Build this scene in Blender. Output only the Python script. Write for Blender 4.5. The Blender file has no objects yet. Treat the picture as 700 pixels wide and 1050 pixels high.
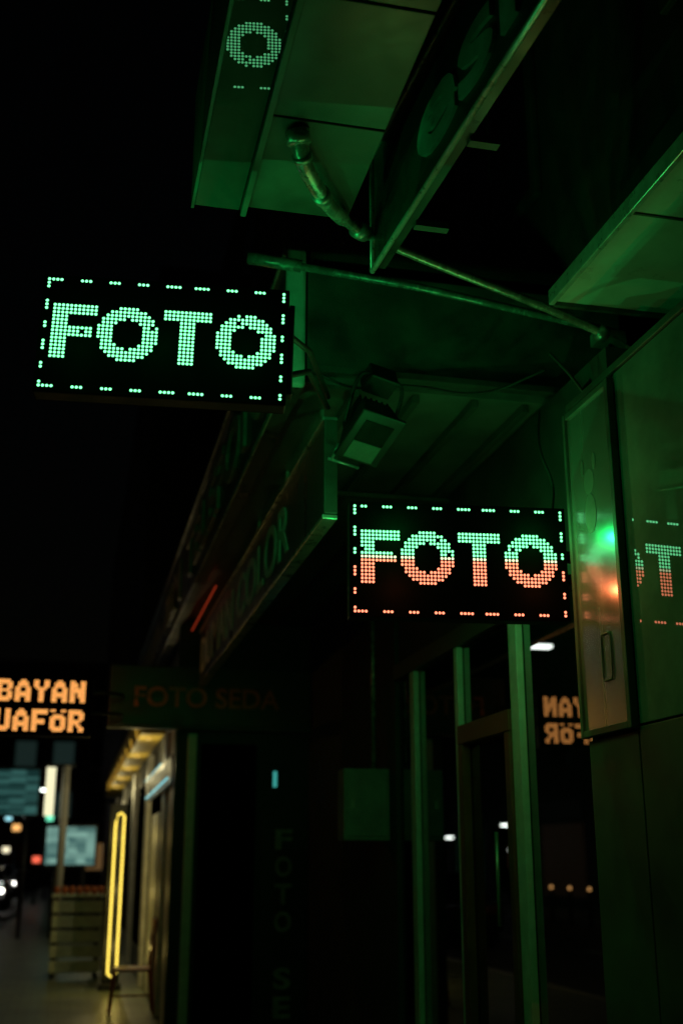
import bpy, bmesh, math, random
from mathutils import Vector, Matrix, Euler
random.seed(7)
scene = bpy.context.scene
R = math.radians

# ------------------------------------------------------------------ world / camera
w = bpy.data.worlds.new("World"); scene.world = w; w.use_nodes = True
nt = w.node_tree
sky = nt.nodes.new("ShaderNodeTexSky"); sky.sky_type = 'NISHITA'; sky.sun_disc = False
sky.sun_elevation = R(1); sky.sun_rotation = R(200)
nt.links.new(sky.outputs[0], nt.nodes["Background"].inputs[0])
nt.nodes["Background"].inputs[1].default_value = 0.0006
scene.view_settings.view_transform = 'Standard'
scene.view_settings.look = 'None'
scene.view_settings.exposure = 0

cam = bpy.data.cameras.new("camera"); co = bpy.data.objects.new("camera", cam)
scene.collection.objects.link(co); scene.camera = co
co.location = (0, 0, 1.6)
co.rotation_euler = (R(90 + 17), 0, R(-12.9))
cam.sensor_fit = 'VERTICAL'; cam.sensor_height = 36; cam.lens = 40
cam.clip_start = 0.05; cam.clip_end = 2000
cam.dof.use_dof = True; cam.dof.focus_distance = 4.9; cam.dof.aperture_fstop = 1.3

# ------------------------------------------------------------------ materials
MC = {}
def mat(name, col, rough=0.5, metal=0.0, ior=1.5, var=0.25, scale=6.0, bump=0.0, streak=None, coat=0.0, spec=0.5):
    if name in MC: return MC[name]
    m = bpy.data.materials.new(name); m.use_nodes = True
    n = m.node_tree; b = n.nodes["Principled BSDF"]
    b.inputs["Roughness"].default_value = rough
    b.inputs["Metallic"].default_value = metal
    b.inputs["IOR"].default_value = ior
    b.inputs["Coat Weight"].default_value = coat
    b.inputs["Specular IOR Level"].default_value = spec
    tc = n.nodes.new("ShaderNodeTexCoord"); mp = n.nodes.new("ShaderNodeMapping")
    n.links.new(tc.outputs["Object"], mp.inputs[0])
    if streak: mp.inputs["Scale"].default_value = streak
    nz = n.nodes.new("ShaderNodeTexNoise"); nz.inputs["Scale"].default_value = scale
    nz.inputs["Detail"].default_value = 6; nz.inputs["Roughness"].default_value = 0.65
    n.links.new(mp.outputs[0], nz.inputs["Vector"])
    cr = n.nodes.new("ShaderNodeMapRange")
    cr.inputs[1].default_value = 0.3; cr.inputs[2].default_value = 0.7
    cr.inputs[3].default_value = 1 - var; cr.inputs[4].default_value = 1 + var
    n.links.new(nz.outputs["Fac"], cr.inputs[0])
    mx = n.nodes.new("ShaderNodeVectorMath"); mx.operation = 'SCALE'
    mx.inputs[0].default_value = col[:3]
    n.links.new(cr.outputs[0], mx.inputs["Scale"])
    n.links.new(mx.outputs[0], b.inputs["Base Color"])
    if rough > 0:
        rr = n.nodes.new("ShaderNodeMapRange")
        rr.inputs[1].default_value = 0.3; rr.inputs[2].default_value = 0.7
        rr.inputs[3].default_value = max(0.0, rough * (1 - var * 0.8)); rr.inputs[4].default_value = min(1, rough * (1 + var * 0.8))
        n.links.new(nz.outputs["Fac"], rr.inputs[0]); n.links.new(rr.outputs[0], b.inputs["Roughness"])
    if bump > 0:
        bp = n.nodes.new("ShaderNodeBump"); bp.inputs["Strength"].default_value = bump; bp.inputs["Distance"].default_value = 0.01
        n.links.new(nz.outputs["Fac"], bp.inputs["Height"]); n.links.new(bp.outputs[0], b.inputs["Normal"])
    MC[name] = m; return m

def emis(name, col, s=1.0, light=False):
    if name in MC: return MC[name]
    m = bpy.data.materials.new(name); m.use_nodes = True
    n = m.node_tree; b = n.nodes["Principled BSDF"]
    b.inputs["Base Color"].default_value = (0.02, 0.02, 0.02, 1)
    b.inputs["Emission Color"].default_value = (*col, 1)
    b.inputs["Emission Strength"].default_value = s
    m.cycles.emission_sampling = 'FRONT' if light else 'NONE'
    MC[name] = m; return m

def screen_mat(name, c1, c2, s, sx, sz):
    m = bpy.data.materials.new(name); m.use_nodes = True
    n = m.node_tree; b = n.nodes["Principled BSDF"]
    b.inputs["Base Color"].default_value = (0.02, 0.02, 0.02, 1)
    tc = n.nodes.new("ShaderNodeTexCoord"); mp = n.nodes.new("ShaderNodeMapping")
    mp.inputs["Scale"].default_value = (sx, 0.01, sz); n.links.new(tc.outputs["Object"], mp.inputs[0])
    v = n.nodes.new("ShaderNodeTexVoronoi"); v.distance = 'CHEBYCHEV'; v.inputs["Scale"].default_value = 1
    v.inputs["Randomness"].default_value = 0.35
    n.links.new(mp.outputs[0], v.inputs["Vector"])
    cr = n.nodes.new("ShaderNodeValToRGB")
    cr.color_ramp.elements[0].color = (*c1, 1); cr.color_ramp.elements[1].color = (*c2, 1)
    cr.color_ramp.elements[0].position = 0.15; cr.color_ramp.elements[1].position = 0.95
    sp = n.nodes.new("ShaderNodeSeparateColor"); n.links.new(v.outputs["Color"], sp.inputs[0])
    n.links.new(sp.outputs[0], cr.inputs[0])
    n.links.new(cr.outputs[0], b.inputs["Emission Color"]); b.inputs["Emission Strength"].default_value = s
    m.cycles.emission_sampling = 'NONE'
    return m

LED_G = emis("led_green", (0.19, 1, 0.40), 2.4)
LED_R = emis("led_red", (1, 0.24, 0.13), 2.3)
LED_M = emis("led_mixed", (0.7, .8, 0.45), 1.9)
LED_O = emis("led_amber", (1, 0.40, 0.10), 1.6)
BLK = mat("black_acrylic", (0.0015, 0.0016, 0.0016), 0.6, var=0.2, spec=0.0)
CASE = mat("black_painted_steel", (0.018, 0.019, 0.019), 0.5, var=0.3)
STEEL = mat("galvanised_steel", (0.42, 0.43, 0.42), 0.38, 0.7, var=0.3, scale=12)
PIPE = mat("grimy_pipe", (0.36, 0.36, 0.34), 0.26, 0.5, var=0.45, scale=14, bump=0.3)
DARKW = mat("dark_render", (0.05, 0.052, 0.05), 0.75, var=0.35, scale=3, bump=0.3)
CEIL = mat("painted_soffit", (0.16, 0.17, 0.16), 0.45, var=0.45, scale=2.2, bump=0.2)
BEAM = mat("painted_beam", (0.08, 0.085, 0.08), 0.5, var=0.5, scale=3, bump=0.25)
FASC = mat("aged_fascia", (0.075, 0.08, 0.075), 0.35, var=0.5, scale=4, streak=(1, 1, 0.3))
LETT = mat("letter_grey", (0.85, 0.85, 0.85), 0.5, var=0.15, scale=8)
LETD = mat("letter_dim", (0.35, 0.35, 0.35), 0.5, var=0.3, scale=8)
TRIM = mat("aluminium_trim", (0.62, 0.63, 0.62), 0.3, 0.5, var=0.25, scale=10)
ALUF = mat("painted_aluminium", (0.72, 0.74, 0.72), 0.42, 0.1, var=0.15, scale=9)
GLOSS = mat("glossy_soffit_panel", (0.07, 0.075, 0.07), 0.0, 0.0, ior=2.0, var=0.3, scale=2)
WPAN = mat("gloss_wall_panel", (0.20, 0.21, 0.20), 0.0, 0.0, ior=2.5, var=0.3, scale=3)
BRUSH = mat("brushed_metal", (0.55, 0.56, 0.55), 0.26, 0.85, var=0.10, scale=14, streak=(1, 1, 0.05))
GLASS = mat("dark_shop_glass", (0.006, 0.007, 0.007), 0.0, 0.0, ior=2.5, var=0.1)
DOORR = mat("brown_door_frame", (0.25, 0.06, 0.03), 0.45, var=0.3)
WHITE = mat("white_paint", (0.75, 0.75, 0.72), 0.5, var=0.2)
CONC = mat("kerb_stone", (0.3, 0.3, 0.28), 0.8, var=0.3, scale=8, bump=0.4)
RUB = mat("tyre_rubber", (0.02, 0.02, 0.02), 0.8)

# ------------------------------------------------------------------ builders
def group(name, loc=(0, 0, 0), rot=(0, 0, 0)):
    e = bpy.data.objects.new(name, None); e.empty_display_size = 0.2
    scene.collection.objects.link(e); e.location = loc; e.rotation_euler = rot
    return e

def mk(name, verts, faces, m, parent=None, local=False, smooth=False, midx=None):
    if parent is not None and not local:
        o = parent.location; verts = [(v[0]-o[0], v[1]-o[1], v[2]-o[2]) for v in verts]
    me = bpy.data.meshes.new(name); me.from_pydata([tuple(v) for v in verts], [], faces)
    ms = m if isinstance(m, (list, tuple)) else [m]
    for x in ms: me.materials.append(x)
    if midx:
        for p, i in zip(me.polygons, midx): p.material_index = i
    if smooth:
        for p in me.polygons: p.use_smooth = True
    me.update()
    ob = bpy.data.objects.new(name, me); scene.collection.objects.link(ob)
    if parent is not None: ob.parent = parent
    return ob

def bev(ob, wd, seg=2):
    md = ob.modifiers.new("bevel", 'BEVEL'); md.width = wd; md.segments = seg; md.limit_method = 'ANGLE'
    return ob

def box(name, a, b, m, parent=None, local=False, bevel=0.0):
    x0, y0, z0 = [min(a[i], b[i]) for i in range(3)]; x1, y1, z1 = [max(a[i], b[i]) for i in range(3)]
    v = [(x0,y0,z0),(x1,y0,z0),(x1,y1,z0),(x0,y1,z0),(x0,y0,z1),(x1,y0,z1),(x1,y1,z1),(x0,y1,z1)]
    f = [(0,3,2,1),(4,5,6,7),(0,1,5,4),(1,2,6,5),(2,3,7,6),(3,0,4,7)]
    ob = mk(name, v, f, m, parent, local)
    if bevel: bev(ob, bevel)
    return ob

def hexa(name, v, m, parent=None, local=False, bevel=0.0):
    f = [(0,3,2,1),(4,5,6,7),(0,1,5,4),(1,2,6,5),(2,3,7,6),(3,0,4,7)]
    ob = mk(name, v, f, m, parent, local)
    if bevel: bev(ob, bevel)
    return ob

def tube(name, pts, r, m, parent=None, local=False, seg=12, closed=False):
    pts = [Vector(p) for p in pts]; n = len(pts)
    rs = r if isinstance(r, (list, tuple)) else [r]*n
    verts = []; faces = []
    up = Vector((0, 0, 1))
    for i, p in enumerate(pts):
        if closed: d = (pts[(i+1) % n] - pts[i-1])
        else: d = (pts[min(i+1, n-1)] - pts[max(i-1, 0)])
        d.normalize()
        u = Vector((1, 0.2, 0.1)) if abs(d.dot(up)) > 0.95 else up
        s = d.cross(u).normalized(); t = s.cross(d).normalized()
        for k in range(seg):
            a = 2*math.pi*k/seg
            verts.append(p + (s*math.cos(a) + t*math.sin(a))*rs[i])
    m_ = n if closed else n-1
    for i in range(m_):
        j = (i+1) % n
        for k in range(seg):
            k2 = (k+1) % seg
            faces.append((i*seg+k, i*seg+k2, j*seg+k2, j*seg+k))
    if not closed:
        faces.append(tuple(range(seg))[::-1]); faces.append(tuple((n-1)*seg+k for k in range(seg)))
    return mk(name, verts, faces, m, parent, local, smooth=True)

def smoothpath(pts, it=3):
    pts = [Vector(p) for p in pts]
    for _ in range(it):
        q = [pts[0]]
        for a, b in zip(pts[:-1], pts[1:]):
            q.append(a*0.75 + b*0.25); q.append(a*0.25 + b*0.75)
        q.append(pts[-1]); pts = q
    return pts

def text(name, s, o, xdir, ydir, width, height, m, parent=None, local=False, ext=0.01, bold=0.02):
    cu = bpy.data.curves.new(name, 'FONT'); cu.body = s; cu.extrude = 0.02; cu.offset = bold
    cu.resolution_u = 4
    tmp = bpy.data.objects.new(name, cu); scene.collection.objects.link(tmp)
    bpy.context.view_layer.update()
    me = bpy.data.meshes.new_from_object(tmp.evaluated_get(bpy.context.evaluated_depsgraph_get()))
    vs = [v.co.copy() for v in me.vertices]; fs = [tuple(p.vertices) for p in me.polygons]
    bpy.data.objects.remove(tmp); bpy.data.meshes.remove(me)
    x0 = min(v.x for v in vs); x1 = max(v.x for v in vs); y0 = min(v.y for v in vs); y1 = max(v.y for v in vs)
    X = Vector(xdir).normalized(); Y = Vector(ydir).normalized(); N = X.cross(Y); o = Vector(o)
    out = []
    for v in vs:
        out.append(o + X*((v.x-x0)/(x1-x0)*width) + Y*((v.y-y0)/(y1-y0)*height) + N*(ext*(v.z/0.02)))
    return mk(name, out, fs, m, parent, local)

def lamp(name, loc, col, power, parent):
    l = bpy.data.lights.new(name, 'POINT'); l.color = col; l.energy = power; l.shadow_soft_size = 0.0
    o = bpy.data.objects.new(name, l); scene.collection.objects.link(o); o.parent = parent; o.location = loc
    return o

# ------------------------------------------------------------------ LED signs
OCT = [(1,.42),(.42,1),(-.42,1),(-1,.42),(-1,-.42),(-.42,-1),(.42,-1),(1,-.42)]
def led_sign(name, loc, rotz, roll, W, H, cols, rows, cells, mats, fill=0.74, D=0.09, both=True):
    g = group(name, loc, (0, roll, rotz))
    box("case", (-W/2-.008, -D/2, -H/2-.008), (W/2+.008, D/2, H/2+.008), CASE, g, True, 0.006)
    box("acrylic_face", (-W/2-.006, -D/2-.004, -H/2-.006), (W/2+.006, -D/2+.001, H/2+.006), BLK, g, True)
    box("acrylic_back", (-W/2-.006, D/2-.001, -H/2-.006), (W/2+.006, D/2+.004, H/2+.006), BLK, g, True)
    pw, ph = W/(cols+1), H/(rows+1)
    rw, rh = pw*fill/2, ph*fill/2
    for side in ((-1, 1) if both else (-1,)):
        V = []; F = []; MI = []
        for (c, r, mi) in cells:
            u = -W/2 + pw*(c+1); z = H/2 - ph*(r+1)
            if side == 1: u = -u
            y = side*(D/2+.008)
            k = len(V)
            s = side
            V += [(u+s*a*rw, y, z+b*rh) for a, b in OCT]
            F.append(tuple(range(k, k+8))); MI.append(mi)
        mk("led_dots_front" if side < 0 else "led_dots_rear", V, F, mats, g, True, midx=MI)
    return g

NC, NR = 59, 30
def foto_cells(colfun):
    cells = set(); r0 = 7; Hh = 15
    def F(c0):
        for r in range(Hh):
            for c in range(11):
                if c < 4 or r < 3 or (6 <= r < 9 and c < 10): cells.add((c0+c, r0+r))
    def O(c0):
        for r in range(Hh):
            for c in range(15):
                x = c-7; y = r-7
                if (x/7.6)**2+(y/7.6)**2 <= 1.0 and (x/3.5)**2+(y/4.1)**2 > 1.0: cells.add((c0+c, r0+r))
    def T(c0):
        for r in range(Hh):
            for c in range(12):
                if r < 3 or 4 <= c < 8: cells.add((c0+c, r0+r))
    F(2); O(13); T(29); O(42)
    for c in range(NC):
        if (c*8.2/NC) % 1 < .47: cells.add((c, 0)); cells.add((c, NR-1))
    for r in range(NR):
        if (r*5.4/NR) % 1 < .5: cells.add((0, r)); cells.add((NC-1, r))
    return [(c, r, colfun(c, r)) for (c, r) in sorted(cells)]

def drop(cells, p=0.006):
    return [c for c in cells if random.random() > p]
s1 = led_sign("led_shop_sign", (.245, 4.30, 3.615), R(-7), R(1.2), .985, .50, NC, NR,
              drop(foto_cells(lambda c, r: 0)), [LED_G, LED_R])
def two(c, r):
    if r >= 15: return 1
    if r == 14: return 2
    return 0
s2 = led_sign("led_shop_sign", (1.658, 4.845, 2.908), R(-6.2), 0, 1.0, .525, NC, NR,
              drop(foto_cells(two)), [LED_G, LED_R, LED_M])
GR = (.012, 1, .16)
for x in (-.33, 0, .33):
    lamp("led_output_front", (x, -.2, -.05), GR, 1.5, s1)
    lamp("led_output_rear", (x, .2, 0), GR, 3.3, s1)
for x in (-.3, .34):
    lamp("led_output_front_green", (x, -.15, .12), GR, 2.6, s2)
    lamp("led_output_rear_green", (x, .2, .14), GR, 3.6, s2)
    lamp("led_output_front_red", (x, -.15, -.13), (1, .2, .06), 1.3, s2)
    lamp("led_output_rear_red", (x, .2, -.14), (1, .16, .05), .4, s2)
tube("bracket_arm_1", [(.45, .0, .12), (.62, .45, .22), (.78, 1.3, .36)], .014, CASE, s1, True)
tube("bracket_arm_2", [(.45, .0, -.12), (.62, .45, .12), (.78, 1.3, .30)], .014, CASE, s1, True)
box("hinge_plate", (.502, -.03, -.2), (.525, .03, .2), CASE, s1, True, .004)
box("wall_bracket", (.509, -.02, .02), (.585, .02, .07), CASE, s2, True, .004)
box("wall_bracket_low", (.509, -.02, -.09), (.585, .02, -.04), CASE, s2, True, .004)
tube("power_cable", smoothpath([(.47, .03, .26), (.5, .05, .42), (.44, .1, .62), (.52, .3, .9)]), .007, CASE, s2, True, seg=8)

G = {
'A':["001100","011110","011110","110011","110011","111111","111111","110011","110011"],
'B':["111110","111111","110011","110011","111110","110011","110011","111111","111110"],
'Y':["110011","110011","110011","011110","001100","001100","001100","001100","001100"],
'N':["110011","111011","111011","111111","111111","110111","110111","110011","110011"],
'K':["110011","110011","110110","111100","111000","111100","110110","110011","110011"],
'U':["110011"]*7+["111111","011110"],
'F':["111111","111111","110000","110000","111110","111110","110000","110000","110000"],
'Q':["110011","000000","011110","111111","110011","110011","110011","111111","011110"],
'R':["111110","111111","110011","110011","111110","111100","110110","110011","110011"]}
cells = []
for i, ch in enumerate("BAYAN"):
    for r, row in enumerate(G[ch]):
        for c, b in enumerate(row):
            if b == '1': cells.append((8+i*7+c, 1+r, 0))
for i, ch in enumerate("KUAFQR"):
    for r, row in enumerate(G[ch]):
        for c, b in enumerate(row):
            if b == '1': cells.append((1+i*7+c, 13+r, 0))
s3 = led_sign("led_hairdresser_sign", (-.435, 11.43, 3.02), 0, 0, 1.10, .56, 44, 23, cells, [LED_O], fill=.84)
lamp("led_output_front", (.1, -.25, 0), (1, .5, .12), 1.0, s3)
lamp("led_output_rear", (.1, .25, 0), (1, .5, .12), 2.5, s3)
tube("bracket_arm", smoothpath([(.55, 0, .15), (.7, 0, .15), (.86, .1, .15), (.86, .42, .15)], 2), .018, CASE, s3, True)
tube("bracket_arm_low", smoothpath([(.55, 0, -.05), (.7, 0, -.05), (.86, .1, -.05), (.86, .42, -.05)], 2), .018, CASE, s3, True)

# ------------------------------------------------------------------ ground
def brick_mat(name, c1, c2, mortar, sc, rough):
    m = bpy.data.materials.new(name); m.use_nodes = True
    n = m.node_tree; b = n.nodes["Principled BSDF"]; b.inputs["Roughness"].default_value = rough
    tc = n.nodes.new("ShaderNodeTexCoord"); br = n.nodes.new("ShaderNodeTexBrick")
    br.inputs["Scale"].default_value = sc; br.offset = 0.5
    br.inputs["Color1"].default_value = (*c1, 1); br.inputs["Color2"].default_value = (*c2, 1)
    br.inputs["Mortar"].default_value = (*mortar, 1); br.inputs["Mortar Size"].default_value = 0.012
    n.links.new(tc.outputs["Object"], br.inputs["Vector"])
    nz = n.nodes.new("ShaderNodeTexNoise"); nz.inputs["Scale"].default_value = 1.7; nz.inputs["Detail"].default_value = 8
    n.links.new(tc.outputs["Object"], nz.inputs["Vector"])
    mx = n.nodes.new("ShaderNodeMix"); mx.data_type = 'RGBA'; mx.blend_type = 'MULTIPLY'; mx.inputs[0].default_value = .7
    n.links.new(br.outputs["Color"], mx.inputs[6]); n.links.new(nz.outputs["Fac"], mx.inputs[7])
    n.links.new(mx.outputs[2], b.inputs["Base Color"])
    bp = n.nodes.new("ShaderNodeBump"); bp.inputs["Strength"].default_value = .4; bp.inputs["Distance"].default_value = .01
    n.links.new(br.outputs["Fac"], bp.inputs["Height"]); bp.invert = True
    n.links.new(bp.outputs[0], b.inputs["Normal"])
    return m
PAVE = brick_mat("paving_slabs", (.30,.36,.22), (.23,.28,.17), (.08,.08,.08), 2.2, .38)
WALLB = brick_mat("tiled_wall", (.05,.05,.05), (.04,.04,.04), (.02,.02,.02), 1.5, .5)
ASPH = mat("asphalt", (.05,.05,.052), .7, var=.3, scale=20, bump=.4)
EARTH = mat("ground_soil", (.06,.06,.055), .9)
mk("ground", [(-400,-400,-.15),(400,-400,-.15),(400,400,-.15),(-400,400,-.15)], [(0,1,2,3)], EARTH)
mk("road", [(-9,-60,-.13),(-1.6,-60,-.13),(-1.6,200,-.13),(-9,200,-.13)], [(0,1,2,3)], ASPH)
dv = []; df = []
for i in range(40):
    y = -20 + i*5; k = len(dv)
    dv += [(-5.35,y,-.126),(-5.2,y,-.126),(-5.2,y+2.5,-.126),(-5.35,y+2.5,-.126)]; df.append((k,k+1,k+2,k+3))
mk("road_marking", dv, df, WHITE)
box("pavement", (-1.45,-20,-.14), (6,120,0), PAVE)
box("kerb", (-1.6,-20,-.14), (-1.453,120,.003), CONC, bevel=.01)
box("pavement", (-12,-20,-.14), (-9.15,120,0), PAVE)
box("kerb", (-9.147,-20,-.14), (-9,120,.003), CONC, bevel=.01)

# ------------------------------------------------------------------ main building (near right)
SY = 12.0
b = group("shop_building", (2.6, 6, 0))
box("near_wall_core", (2.225, -3, 0), (3.2, 4.74, 3.68), DARKW, b)
ys = [4.265, 3.62, 2.9, 2.1, 1.2, 0.2, -1.0]
LOWP = mat("lower_panel_paint", (.07,.075,.07), .5, var=.4, scale=3)
for i in range(len(ys)-1):
    box("wall_panel_%d" % i, (2.208, ys[i+1]+.006, 2.125), (2.224, ys[i]-.006, 3.66), WPAN, b, bevel=.003)
    box("lower_panel_%d" % i, (2.206, ys[i+1]+.004, .12), (2.224, ys[i]-.004, 2.115), LOWP, b, bevel=.003)
box("wall_top_trim", (2.195, -3, 3.665), (2.26, 4.745, 3.70), BEAM, b, bevel=.004)
box("lower_panel_end", (2.206, 4.27, .12), (2.224, 4.735, 2.10), LOWP, b, bevel=.003)
box("plinth", (2.20, -3, 0), (2.224, 4.74, .115), CONC, b)
box("upper_recess_wall", (2.9, -3, 3.70), (3.1, 4.9, 4.28), DARKW, b)
box("upper_wall", (2.62, -6, 4.92), (9, 26, 15), DARKW, b)
for fl in range(3):
    z = 5.6 + fl*3
    for k in range(9):
        y = -3.5 + k*3.1
        box("window_frame_%d_%d" % (fl, k), (2.57, y, z), (2.617, y+1.5, z+1.7), BEAM, b, bevel=.01)
        box("window_glass_%d_%d" % (fl, k), (2.555, y+.08, z+.08), (2.568, y+.72, z+1.62), GLASS, b)
        box("window_glass_b_%d_%d" % (fl, k), (2.555, y+.78, z+.08), (2.568, y+1.42, z+1.62), GLASS, b)
GX = 2.43
box("shopfront_glass", (GX, 4.76, .32), (GX+.02, 8.58, 2.93), GLASS, b)
box("shopfront_cill", (GX-.05, 4.745, 0), (GX+.15, 8.60, .30), DARKW, b)
box("shopfront_head", (GX-.05, 4.745, 2.94), (GX+.15, 8.60, 3.06), BEAM, b, bevel=.005)
box("wall_above_glass", (GX+.0, 4.745, 3.065), (GX+.2, 8.60, 4.04), DARKW, b)
box("pier_beyond_glass", (GX-.03, 8.61, 0), (GX+.2, SY-.01, 4.04), DARKW, b)
for i, (y, wd) in enumerate([(8.1,.11),(7.08,.07),(6.06,.12),(5.0,.05)]):
    box("mullion_%d" % i, (GX-.045, y-wd/2, .304), (GX-.003, y+wd/2, 2.936), ALUF if i < 3 else BEAM, b, bevel=.004)
    box("mullion_rebate_%d" % i, (GX-.03, y+wd/2+.003, .304), (GX-.003, y+wd/2+.03, 2.936), BEAM, b)
box("door_head", (GX-.06, 6.13, 2.30), (GX-.003, 7.04, 2.42), DOORR, b, bevel=.005)
box("door_stile_far", (GX-.06, 6.95, .305), (GX-.003, 7.035, 2.297), DOORR, b, bevel=.005)
box("door_stile_near", (GX-.06, 6.13, .305), (GX-.003, 6.21, 2.297), DOORR, b, bevel=.005)
box("door_rail", (GX-.05, 6.213, .5), (GX-.003, 6.947, .6), DOORR, b, bevel=.005)
tube("door_handle", [(GX-.1, 6.28, 1.25), (GX-.1, 6.28, 1.75)], .012, STEEL, b)

box("soffit", (1.06, 5.56, 4.06), (GX+.2, SY-.02, 4.12), CEIL, b)
for i, x in enumerate([1.36, 1.70, 2.04, 2.34]):
    box("soffit_rib_%d" % i, (x-.02, 5.58, 4.01), (x+.02, SY-.03, 4.058), BEAM, b, bevel=.004)
box("soffit_cross_rib", (1.22, 7.2, 3.98), (2.42, 7.26, 4.008), BEAM, b)
box("front_beam", (1.065, 5.46, 4.10), (2.9, 5.555, 4.70), BEAM, b, bevel=.01)
box("front_beam_lip", (1.065, 5.43, 4.075), (2.9, 5.457, 4.115), BEAM, b, bevel=.004)
box("canopy_deck", (.96, 5.56, 4.82), (2.6, 20, 4.9), BEAM, b)

box("side_wall", (1.0, SY, 0), (2.7, SY+.2, 4.04), WALLB, b)
box("side_wall_pilaster", (1.12, SY-.05, 0), (1.21, SY-.003, 2.85), ALUF, b, bevel=.004)
box("side_panel_dark", (1.26, SY-.03, .1), (1.84, SY-.003, 2.75), BLK, b, bevel=.003)

f = group("fascia_sign_box", (1.0, 6, 4.4))
box("box_body", (.95, 5.50, 4.0), (1.05, 19.5, 4.80), FASC, f, bevel=.006)
box("lip_low", (.935, 5.49, 3.985), (.947, 19.5, 4.02), TRIM, f)
box("lip_high", (.935, 5.49, 4.78), (.947, 19.5, 4.815), TRIM, f)
hexa("end_cap", [(.945,5.455,3.99),(1.055,5.455,3.99),(1.055,5.495,3.99),(.945,5.495,3.99),
                 (.945,5.455,4.81),(1.055,5.455,4.81),(1.055,5.495,4.81),(.945,5.495,4.81)], ALUF, f, bevel=.02)
text("letters", "STUDYO  FILM  TELEFON", (.935, 18.5, 4.16), (0,-1,0), (0,0,1), 12.2, .42, LETD, f, ext=.012)

f = group("photo_shop_fascia", (1.2, 8, 3.6))
box("box_body", (1.2, 5.62, 3.34), (1.255, 11.84, 3.87), FASC, f, bevel=.005)
box("lip_low", (1.18, 5.6, 3.315), (1.26, 11.84, 3.338), TRIM, f, bevel=.003)
box("lip_high", (1.18, 5.6, 3.872), (1.26, 11.84, 3.892), TRIM, f, bevel=.003)
box("end_plate", (1.185, 5.585, 3.34), (1.258, 5.615, 3.87), BEAM, f, bevel=.006)
for i, y in enumerate((5.9, 7.0, 8.2)):
    box("hanger_%d" % i, (1.23, y, 3.893), (1.25, y+.04, 4.055), STEEL, f)
text("letters", "DUMAN COLOR", (1.198, 11.7, 3.43), (0,-1,0), (0,0,1), 5.0, .35, LETT, f, ext=.006, bold=.01)
rn = emis("red_neon", (1, .09, .03), .2)
tube("red_neon_tube", [(1.12, 9.9, 3.935), (1.12, 13.3, 3.935)], .008, rn, f)

f = group("shop_name_board", (1.3, 11.9, 3.2))
box("board", (.30, 11.87, 2.91), (2.39, 11.95, 3.52), mat("board_brown", (.05,.036,.028), .4, var=.3), f, bevel=.006)
box("board_trim_low", (.29, 11.86, 2.88), (2.395, 11.955, 2.907), BEAM, f)
text("letters", "FOTO SEDA", (.55, 11.866, 3.10), (1,0,0), (0,0,1), 1.50, .21, mat("letter_amber_paint", (.8,.18,.08), .5), f, ext=.008)
f = group("vertical_shop_sign", (2.1, 11.95, 1))
box("panel", (1.90, 11.965, .02), (2.38, 11.997, 2.1), CASE, f, bevel=.003)
for i, ch in enumerate("FOTO SEDA"):
    if ch == ' ': continue
    text("letter_%d" % i, ch, (2.045, 11.958, 1.70 - i*.265), (1,0,0), (0,0,1), .175, .20, LETD, f, ext=.006, bold=.03)

f = group("electrical_cabinet", (2.2, 8.9, 2))
CAB = mat("cabinet_paint", (.3,.31,.3), .5, var=.25)
box("cabinet", (2.03, 8.78, 1.74), (2.395, 9.0, 2.28), CAB, f, bevel=.01)
box("cabinet_door", (2.05, 8.765, 1.77), (2.37, 8.778, 2.25), CAB, f, bevel=.006)
tube("conduit", [(2.3, 8.9, 2.28), (2.3, 8.9, 4.0)], .018, PIPE, f)
box("lock", (2.08, 8.755, 1.98), (2.11, 8.764, 2.04), STEEL, f)

f = group("poster_case", (2.2, 4.5, 2.9))
box("case_body", (2.185, 4.275, 2.13), (2.222, 4.735, 3.62), BRUSH, f, bevel=.004)
box("frame_near", (2.170, 4.255, 2.11), (2.205, 4.29, 3.64), BEAM, f, bevel=.004)
box("frame_far", (2.170, 4.715, 2.11), (2.205, 4.74, 3.64), BEAM, f, bevel=.004)
box("frame_low", (2.172, 4.293, 2.112), (2.203, 4.712, 2.14), BEAM, f, bevel=.003)
box("frame_high", (2.172, 4.293, 3.61), (2.203, 4.712, 3.638), BEAM, f, bevel=.003)
gr = mat("poster_print", (.16,.18,.17), .4, .3)
def disc(name, cy, cz, ry, rz, x=2.1835):
    V = [(x, cy+ry*math.cos(t*math.pi/12), cz+rz*math.sin(t*math.pi/12)) for t in range(24)]
    return mk(name, V, [tuple(range(24))[::-1]], gr, f)
disc("print_head", 4.52, 3.24, .05, .06); disc("print_body", 4.52, 3.09, .055, .09, 2.1830)
disc("print_ear_1", 4.46, 3.32, .016, .04, 2.1825); disc("print_ear_2", 4.58, 3.32, .016, .04, 2.1825)
tube("latch_plate", [(2.180, 4.45+.045*sx, 2.43+.1*sz) for sx, sz in [(-1,-.8),(-.8,-1),(.8,-1),(1,-.8),(1,.8),(.8,1),(-.8,1),(-1,.8)]], .004, BEAM, f, seg=6, closed=True)

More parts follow.
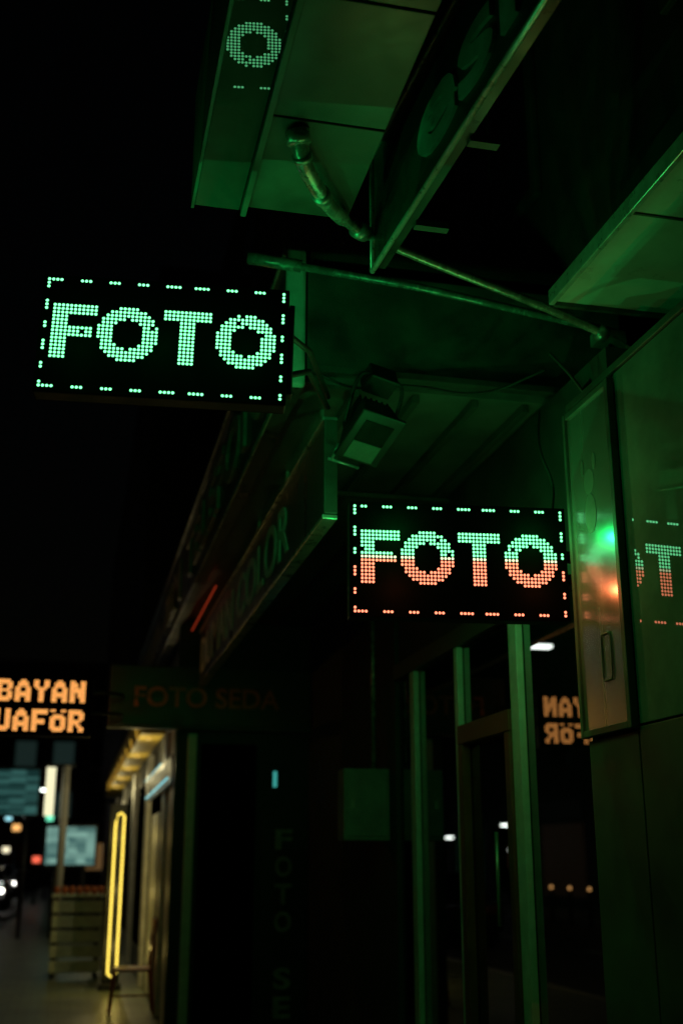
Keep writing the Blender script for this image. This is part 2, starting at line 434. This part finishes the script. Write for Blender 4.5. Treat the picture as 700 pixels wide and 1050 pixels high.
# ------------------------------------------------------------------ overhanging soffit and the big sign
f = group("balcony_soffit", (.8, 3, 4.35))
box("glossy_edge_panel", (.35, -1, 4.34), (.545, 4.40, 4.40), GLOSS, f, bevel=.003)
box("edge_joint", (.55, -1, 4.31), (.575, 4.40, 4.40), BEAM, f, bevel=.003)
yy = [4.39, 3.72, 3.05, 2.38, 1.71, 1.04, .37, -.3]
TILE = mat("soffit_tile_paint", (.08,.085,.08), .4, var=.55, scale=1.6, bump=.15)
for i in range(len(yy)-1):
    box("soffit_tile_%d" % i, (.58, yy[i+1]+.008, 4.352), (1.03, yy[i]-.004, 4.40), TILE, f, bevel=.004)
box("slab", (.36, -1, 4.405), (1.04, 4.42, 4.9), DARKW, f)
box("fascia_strip", (.335, -1, 4.33), (.348, 4.41, 4.92), BEAM, f)

f = group("shop_sign_board", (1.3, 3, 4.5))
def sx(y): return 1.2 + (4.55-y)*.055
ya, yb = 4.55, 0.6
SB = mat("sign_board_dark", (.045,.048,.045), .35, var=.4, scale=4)
hexa("panel", [(sx(ya),ya,4.22),(sx(ya)+.05,ya,4.22),(sx(yb)+.05,yb,4.22),(sx(yb),yb,4.22),
               (sx(ya),ya,4.80),(sx(ya)+.05,ya,4.80),(sx(yb)+.05,yb,4.80),(sx(yb),yb,4.80)], SB, f)
def rail(n, z, r):
    tube(n, [(sx(ya)-.01, ya+.01, z), (sx(yb)-.01, yb, z)], r, TRIM, f)
rail("edge_rail_low", 4.205, .013); rail("edge_rail_high", 4.81, .012)
tube("edge_rail_end", [(sx(ya)-.01, ya+.01, 4.205), (sx(ya)-.01, ya+.01, 4.81)], .010, TRIM, f)
d = Vector((sx(yb)-sx(ya), yb-ya, 0)).normalized()
text("letters", "esi", (sx(3.92)-.003, 3.92, 4.32), d, (0,0,1), .98, .33, LETD, f, ext=.012, bold=.02)
box("bracket", (1.27, 4.12, 4.20), (1.42, 4.16, 4.23), BEAM, f)
box("bracket_rear", (1.30, 3.5, 4.20), (1.42, 3.54, 4.23), BEAM, f)

f = group("awning_panel", (2.5, 3, 4.3))
box("panel", (2.2, -1, 4.29), (4.2, 4.8, 4.315), mat("awning_paint", (.65,.67,.65), .3, .1, var=.25, scale=1.5), f, bevel=.004)
box("edge_near_street", (2.17, -1, 4.27), (2.197, 4.81, 4.35), TRIM, f, bevel=.004)
box("edge_end", (2.2, 4.803, 4.27), (4.2, 4.83, 4.35), BEAM, f, bevel=.004)
for i, y in enumerate((3.95, 3.0, 2.0)):
    box("seam_%d" % i, (2.2, y, 4.283), (4.2, y+.012, 4.289), BEAM, f)

f = group("drain_pipe", (1.5, 4.7, 4.4))
pa = smoothpath([(.70,3.80,4.36), (.73,3.90,4.27), (.93,4.22,4.27), (1.22,4.66,4.43), (2.38,4.88,4.24), (2.69,4.92,4.10)])
tube("pipe", pa, [.034 if i < len(pa)*.45 else .022 for i in range(len(pa))], PIPE, f, seg=16)
tube("flange", [(.69,3.79,4.345), (.70,3.80,4.30)], .05, PIPE, f, seg=20)
for t in (.2, .35, .5, .8):
    i = int(t*len(pa)); tube("clamp_%d" % int(t*100), [pa[i], pa[min(i+1, len(pa)-1)]], .041, STEEL, f, seg=16)
f = group("support_strut", (1.6, 5.2, 4.5))
tube("strut", [(.74,5.36,4.66), (1.62,5.24,4.53), (2.62,5.0,4.26)], .021, PIPE, f, seg=14)
box("strut_plate", (2.5, 4.95, 4.18), (2.66, 5.05, 4.25), STEEL, f, bevel=.004)
tube("elbow_sleeve", [(.72,5.37,4.665), (1.0,5.32,4.62)], .034, PIPE, f)
f = group("hanging_cable", (2.4, 4.9, 4))
tube("cable_1", smoothpath([(2.62,5.0,4.24),(2.45,4.95,3.95),(2.35,4.9,3.85),(2.3,4.84,3.6),(2.28,4.80,3.3),(2.26,4.78,3.0)]), .011, CASE, f, seg=8)
tube("cable_2", smoothpath([(2.69,4.9,4.08),(2.5,4.9,3.82),(2.42,4.88,3.75),(2.30,4.85,3.9),(2.2,4.9,4.05)]), .009, CASE, f, seg=8)
tube("cable_3", smoothpath([(1.1,5.4,4.05),(1.3,5.36,3.95),(1.6,5.38,4.03),(2.0,5.38,3.98),(2.3,5.2,4.1)]), .008, CASE, f, seg=8)

f = group("floodlight", (1.36, 5.30, 3.72), (R(62), R(8), R(14)))
FL = mat("floodlight_body", (.012,.012,.012), .5, .0)
hexa("housing", [(-.11,-.05,-.16),(.11,-.05,-.16),(.08,.1,-.13),(-.08,.1,-.13),
                 (-.11,-.05,.14),(.11,-.05,.14),(.08,.1,.11),(-.08,.1,.11)], FL, f, True, .012)
hexa("visor", [(-.125,-.075,-.175),(.125,-.075,-.175),(.125,-.052,-.175),(-.125,-.052,-.175),
               (-.125,-.075,.155),(.125,-.075,.155),(.125,-.052,.155),(-.125,-.052,.155)], FL, f, True, .008)
box("lens", (-.08,-.08,-.155), (.08,-.076,-.04), mat("lamp_glass", (.14,.16,.14), .15, ior=1.8), f, True)  # lit patch on the lens painted as lighter glass low down
box("lens_inner", (-.08,-.08,-.035), (.08,-.076,.10), mat("lamp_glass_dark", (.01,.012,.01), .2, ior=1.5), f, True)  # rest of the same lens, coloured dark as its unlit part
for i in range(6):
    box("cooling_fin_%d" % i, (-.085+i*.032,.09,-.11), (-.077+i*.032,.14,.09), FL, f, True)
tube("yoke", smoothpath([(-.13,.02,-.02),(-.14,.16,.16),(-.1,.2,.2),(.1,.2,.2),(.14,.16,.16),(.13,.02,-.02)],2), .011, CASE, f, True, seg=8)
box("ballast_box", (-.08,.15,.10), (.08,.26,.22), FL, f, True, .01)
tube("bottom_bar", [(-.12,-.03,-.24),(.06,-.03,-.24)], .008, STEEL, f, True)
tube("bottom_link", [(-.1,-.03,-.24),(-.1,0,-.15)], .008, STEEL, f, True)

# ------------------------------------------------------------------ far shops along the pavement
b = group("shop_row_building", (1.5, 18, 0))
box("wall", (1.08, SY+.21, 0), (2.6, 40, 3.9), DARKW, b)
box("upper_floors", (1.3, 26.1, 4.92), (9, 60, 16), DARKW, b)
for i, y in enumerate([12.25, 13.3, 16.4, 20, 24, 28]):
    box("pilaster_%d" % i, (1.0, y, 0), (1.077, y+.35, 3.0), WHITE, b, bevel=.006)
    if i: box("glass_%d" % i, (1.05, y+.36, .4), (1.075, y+2.9, 2.7), BLK, b)
    if i: box("stallriser_%d" % i, (1.04, y+.36, 0), (1.075, y+2.9, .395), CEIL, b)
box("white_door_panel", (1.02, 14.2, .05), (1.045, 15.4, 2.15), WHITE, b, bevel=.006)
f = group("lit_awning", (.9, 19, 3.2))
box("awning_box", (.78, 14.5, 3.1), (1.07, 30, 3.5), mat("yellow_awning", (.6,.42,.06), .5), f, bevel=.01)
ye = emis("awning_lamp_yellow", (1, .55, .06), .4)
for i in range(9):
    tube("lamp_%d" % i, [(.755, 15.0+i*1.4, 3.08), (.755, 15.5+i*1.4, 3.25)], .012, ye, f, seg=8)
dl = emis("downlight", (1, .62, .12), .7)  # fixtures and lamps added under the awning to brighten pavement and stand
for i in range(5):
    tube("downlight_%d" % i, [(.9, 15.0+i*2.6, 3.07), (.9, 15.0+i*2.6, 3.095)], .04, dl, f, seg=12)
    lamp("downlight_output_%d" % i, (.75-.9, 15.0+i*2.6-19, 2.75-3.2), (1, .85, .42), 8, f)
f = group("neon_tube_light", (.95, 13.5, 2.4))
tube("tube", [(.95, 12.3, 2.42), (.95, 15.8, 2.38)], .010, emis("cyan_neon", (.3,.9,1), .8), f)
tube("tube_upper", [(.93, 13.0, 2.62), (.93, 15.8, 2.60)], .005, MC["cyan_neon"], f)
box("backing", (.985, 12.25, 2.34), (.998, 15.9, 2.66), CASE, f)

f = group("neon_light_box", (.6, 16, 1.2))
YN = emis("yellow_neon", (1, .72, .1), 2.2)
box("box", (.50, 16.02, .08), (.73, 16.16, 2.32), CASE, f, bevel=.02)
loop = [(.58,15.99,.2),(.58,15.99,2.0),(.585,15.99,2.08),(.61,15.99,2.18),(.65,15.99,2.20),(.69,15.99,2.16),(.69,15.99,.2)]
tube("neon_outline", loop, .012, YN, f, seg=8)
tube("neon_bottom", [(.58,15.99,.2),(.63,15.99,.16)], .010, YN, f, seg=8)
box("foot", (.47, 15.95, 0), (.76, 16.2, .078), CASE, f, bevel=.01)
for i, z in enumerate((.5, 1.2, 1.9)):
    lamp("neon_output_%d" % i, (.03, -.3, z-1.2), (1, .75, .2), 2, f)

f = group("cafe_chair", (.78, 13.6, 0))
CW = mat("chair_red_wood", (.6,.15,.06), .4)
CM = mat("chair_metal", (.5,.12,.06), .4, .2)
box("seat", (.55, 13.4, .44), (.97, 13.82, .47), CW, f, bevel=.012)
for n_, (x, y, x2) in enumerate([(.57,13.42,.53),(.57,13.80,.53),(.95,13.42,1.0),(.95,13.80,1.0)]):
    tube("leg_%d" % n_, [(x2, y, 0), (x, y, .44)], .014, CM, f, seg=8)
for n_, y in enumerate((13.42, 13.80)):
    tube("back_post_%d" % n_, smoothpath([(.95, y, .46), (.965, y, .75), (.99, y, .98)], 2), .013, CM, f, seg=8)
box("backrest_top", (.965, 13.43, .82), (.985, 13.79, .97), CW, f, bevel=.008)
box("backrest_mid", (.945, 13.43, .64), (.965, 13.79, .70), CW, f, bevel=.008)
tube("stretcher", [(.55,13.42,.2),(.98,13.42,.2)], .009, CM, f, seg=8)

f = group("slatted_produce_stand", (.17, 17.8, 0))
SL = mat("stand_slats", (.75,.82,.68), .6, var=.2)
for i in range(5):
    box("slat_%d" % i, (-.18, 17.6, .08+i*.2), (.52, 17.64, .24+i*.2), SL, f, bevel=.01)
    box("slat_side_%d" % i, (.50, 17.65, .08+i*.2), (.54, 18.2, .24+i*.2), SL, f, bevel=.01)
for i, (x, y) in enumerate([(-.15,17.68),(.44,17.68),(-.15,18.15),(.44,18.15)]):
    box("post_%d" % i, (x, y, 0), (x+.05, y+.05, 1.08), CASE, f)
box("tray", (-.2, 17.58, 1.085), (.56, 18.25, 1.13), SL, f, bevel=.01)
OR = mat("produce_orange_red", (.6,.16,.05), .5)
V = []; F = []
for i in range(7):
    for j in range(5):
        cx, cy, cz = -.13+i*.105, 17.65+j*.12, 1.17+random.random()*.02
        k = len(V); r = .05
        for a in range(5):
            for q in range(8):
                th = math.pi*a/4; ph = 2*math.pi*q/8
                V.append((cx+r*math.sin(th)*math.cos(ph), cy+r*math.sin(th)*math.sin(ph), cz+r*math.cos(th)))
        for a in range(4):
            for q in range(8):
                F.append((k+a*8+q, k+(a+1)*8+q, k+(a+1)*8+(q+1)%8, k+a*8+(q+1)%8))
mk("produce", V, F, OR, f, smooth=True)

f = group("sign_post", (-.02, 18.6, 0))
tube("post", [(-.12,18.6,0), (-.12,18.6,3.0)], .06, WHITE, f)
box("lit_column", (-.42, 18.62, 2.25), (-.28, 18.70, 2.98), emis("warm_white_strip", (1,.95,.6), 1.0), f, bevel=.005)
box("top_arm", (-.45, 18.63, 2.985), (.02, 18.69, 3.03), CASE, f)

S1 = screen_mat("screen_blue", (.01,.08,.08), (.12,.42,.38), .25, 3, 16)
S2 = screen_mat("screen_white", (.12,.32,.30), (.5,.95,.8), .38, 5, 9)
def screen(name, x, y, z0, z1, wd, m):
    g = group(name, (x, y, 0))
    box("screen", (x-wd/2, y-.02, z0), (x+wd/2, y, z1), m, g)
    box("housing", (x-wd/2-.05, y+.003, z0-.05), (x+wd/2+.05, y+.15, z1+.05), CASE, g, bevel=.01)
    tube("leg_a", [(x-wd*.3, y+.08, 0), (x-wd*.3, y+.08, z0-.05)], .04, CASE, g)
    tube("leg_b", [(x+wd*.3, y+.08, 0), (x+wd*.3, y+.08, z0-.05)], .04, CASE, g)
screen("advertising_screen", -1.25, 26.6, 2.55, 3.5, 1.0, S1)
screen("advertising_screen", 0.02, 26.9, 1.5, 2.3, 1.05, S2)

def street_lamp(x, y, h, s, col=(.9,1,.92), arm=1.0, k=1.0):
    g = group("street_lamp", (x, y, 0))
    tube("pole", [(x,y,-.13),(x,y,h*.6),(x,y,h)], [.08*k,.06*k,.045*k], CASE, g)
    tube("arm", smoothpath([(x,y,h),(x+.2*arm,y,h+.15*k),(x+arm,y,h+.1)],2), .035*k, CASE, g)
    box("head", (x+arm-.1, y-.13, h+.06), (x+arm+.45*k, y+.13, h+.15), CASE, g, bevel=.02)
    box("lens", (x+arm-.05, y-.11, h+.0), (x+arm+.4*k, y+.11, h+.058), emis("lamp_%d" % s, col, s), g, bevel=.02)
street_lamp(-6.0, 22.9, 6.0, 9)
street_lamp(-3.9, 48, 4.4, 9)
street_lamp(-6.3, 36, 6.0, 9)
street_lamp(-2.6, 62, 5.0, 9)
street_lamp(-4.6, 70, 4.0, 9)
street_lamp(-10.0, 44, 2.4, 12, arm=.4, k=.5)
street_lamp(-10.0, 50, 2.0, 12, arm=.4, k=.5)
street_lamp(-10.0, 38, 2.7, 12, arm=.4, k=.4)
# small lit signs far down the street
for i, (x, y, z, c) in enumerate([(-1.9,44,2.6,(1,.5,.15)), (-.9,52,3.2,(.2,1,.6)), (-2.6,52,1.9,(1,.9,.6)), (-1.2,47,1.5,(1,.15,.08)), (-2.9,58,3.4,(.4,.9,1))]):
    g = group("street_sign_light", (x, y, 0))
    tube("post", [(x, y, 0), (x, y, z)], .04, CASE, g)
    box("lit_face", (x-.14, y-.03, z+.003), (x+.14, y, z+.22), emis("sign_light_%d" % i, c, 1.3), g, bevel=.01)
    box("backing", (x-.16, y+.003, z+.001), (x+.16, y+.05, z+.24), CASE, g)
for i in range(6):
    y = 27.5 + i*1.3
    g = group("bollard_light", (-8.9, y, 0))
    tube("post", [(-8.9,y,-.13),(-8.9,y,.8)], .06, CASE, g)
    tube("lens", [(-8.9,y,.803),(-8.9,y,.88)], .04, emis("bollard_warm", (1,.5,.16), 2.5), g)
    tube("cap", [(-8.9,y,.883),(-8.9,y,.92)], .07, CASE, g)

HL = emis("headlamp", (1,.97,.85), 10); TL = emis("tail_lamp", (1,.06,.03), 3)
def car(x, y, head=True, col=(.25,.25,.27), lit=True, yaw=0):
    g = group("parked_car", (x, y, -.13), (0, 0, yaw))
    paint = mat("car_paint_%0.2f" % col[0], col, .25, .3, coat=.6, var=.1)
    prof = [(-2.15,.35),(-2.18,.62),(-2.05,.86),(-1.55,.93),(-.95,1.38),(-.3,1.46),(.45,1.42),(1.05,1.0),(1.85,.86),(2.12,.66),(2.15,.35)]
    V = []; n = len(prof)
    for s in (-1, 1):
        for (py, pz) in prof:
            wdt = .88 if pz < 1.1 else .66
            V.append((s*wdt, py, pz))
    F = [tuple(range(n)), tuple(range(n, 2*n))[::-1]]
    for i in range(n):
        j = (i+1) % n; F.append((i, i+n, j+n, j))
    bev(mk("body", V, F, paint, g, True), .05, 3)
    for s in (-1, 1):
        mk("side_window_%d" % s, [(s*.885,-1.3,.97),(s*.885,.95,.97),(s*.69,.42,1.38),(s*.69,-.85,1.36)], [(0,1,2,3)], GLASS, g, True)
    mk("windscreen", [(-.78,1.06,1.03),(.78,1.06,1.03),(.6,.5,1.43),(-.6,.5,1.43)], [(0,1,2,3)], GLASS, g, True)
    mk("rear_window", [(-.76,-1.55,.965),(.76,-1.55,.965),(.6,-.98,1.39),(-.6,-.98,1.39)], [(0,1,2,3)], GLASS, g, True)
    for s in (-1, 1):
        for k, yy_ in enumerate((-1.35, 1.35)):
            tube("wheel_%d_%d" % (s, k), [(s*.7, yy_, .32), (s*.92, yy_, .32)], .32, RUB, g, True, seg=20)
            tube("hub_%d_%d" % (s, k), [(s*.9, yy_, .32), (s*.93, yy_, .32)], .18, STEEL, g, True, seg=12)
        box("headlamp_%d" % s, (s*.5, 2.05, .62), (s*.82, 2.17, .75), HL if (lit and head) else GLASS, g, True, .02)
        box("tail_lamp_%d" % s, (s*.5, -2.2, .68), (s*.82, -2.1, .82), TL if lit else DOORR, g, True, .02)
    box("bumper", (-.8, 2.1, .3), (.8, 2.2, .45), CASE, g, True, .02)
car(-3.0, 46, col=(.3,.3,.32), yaw=math.pi)
car(-3.2, 60, col=(.1,.1,.12), yaw=math.pi)
car(-6.6, 38.5, col=(.10,.10,.11), lit=False, yaw=math.pi)
car(-3.0, 25.5, col=(.04,.04,.045), lit=False, yaw=0)

def block(name, x0, x1, y0, y1, h, lits):
    g = group(name, ((x0+x1)/2, y0, 0))
    box("walls", (x0,y0,-.14), (x1,y1,h), DARKW, g)
    box("cornice", (x0-.15,y0-.15,h+.002), (x1+.15,y1+.15,h+.3), BEAM, g)
    nx = int((x1-x0)/2.4)
    wm = [GLASS, emis("window_warm", (1,.55,.2), .10), emis("window_cool", (.4,.8,.7), .02)]
    for i in range(nx):
        for fl in range(int(h/3.2)):
            x = x0+.6+i*2.4; z = 1+fl*3.2
            box("window_%d_%d" % (i, fl), (x, y0-.03, z), (x+1.3, y0-.003, z+1.6), wm[(1 if random.random() < .5 else 2) if random.random() < lits else 0], g)
            box("sill_%d_%d" % (i, fl), (x-.05, y0-.12, z-.1), (x+1.35, y0-.003, z-.003), CONC, g)
block("corner_office_building", -14, 8, 78, 95, 14, .2)
g = group("opposite_shop_building", (-13, 20, 0))
box("walls", (-22, -10, -.14), (-12, 76, 11), DARKW, g)
for i in range(17):
    y = -8+i*5
    box("shopfront_%d" % i, (-11.99, y, .4), (-11.95, y+3.6, 2.8), [GLASS, emis("opp_warm", (1,.5,.18), .008), GLASS, emis("opp_green", (.15,.8,.4), .01)][i % 4], g)
    box("fascia_%d" % i, (-11.99, y-.2, 3.0), (-11.85, y+3.9, 3.6), BEAM, g)
    for fl in range(2):
        box("window_%d_%d" % (i, fl), (-11.99, y+.8, 4.8+fl*3), (-11.96, y+2.4, 6.4+fl*3), GLASS, g)

f = group("indicator_lamp", (2.03, 11.95, 2.4))
box("body", (1.99, 11.955, 2.28), (2.07, 11.997, 2.52), CASE, f, bevel=.004)
box("led", (2.01, 11.947, 2.32), (2.05, 11.954, 2.48), emis("cyan_led", (.1,.8,.7), .4), f)
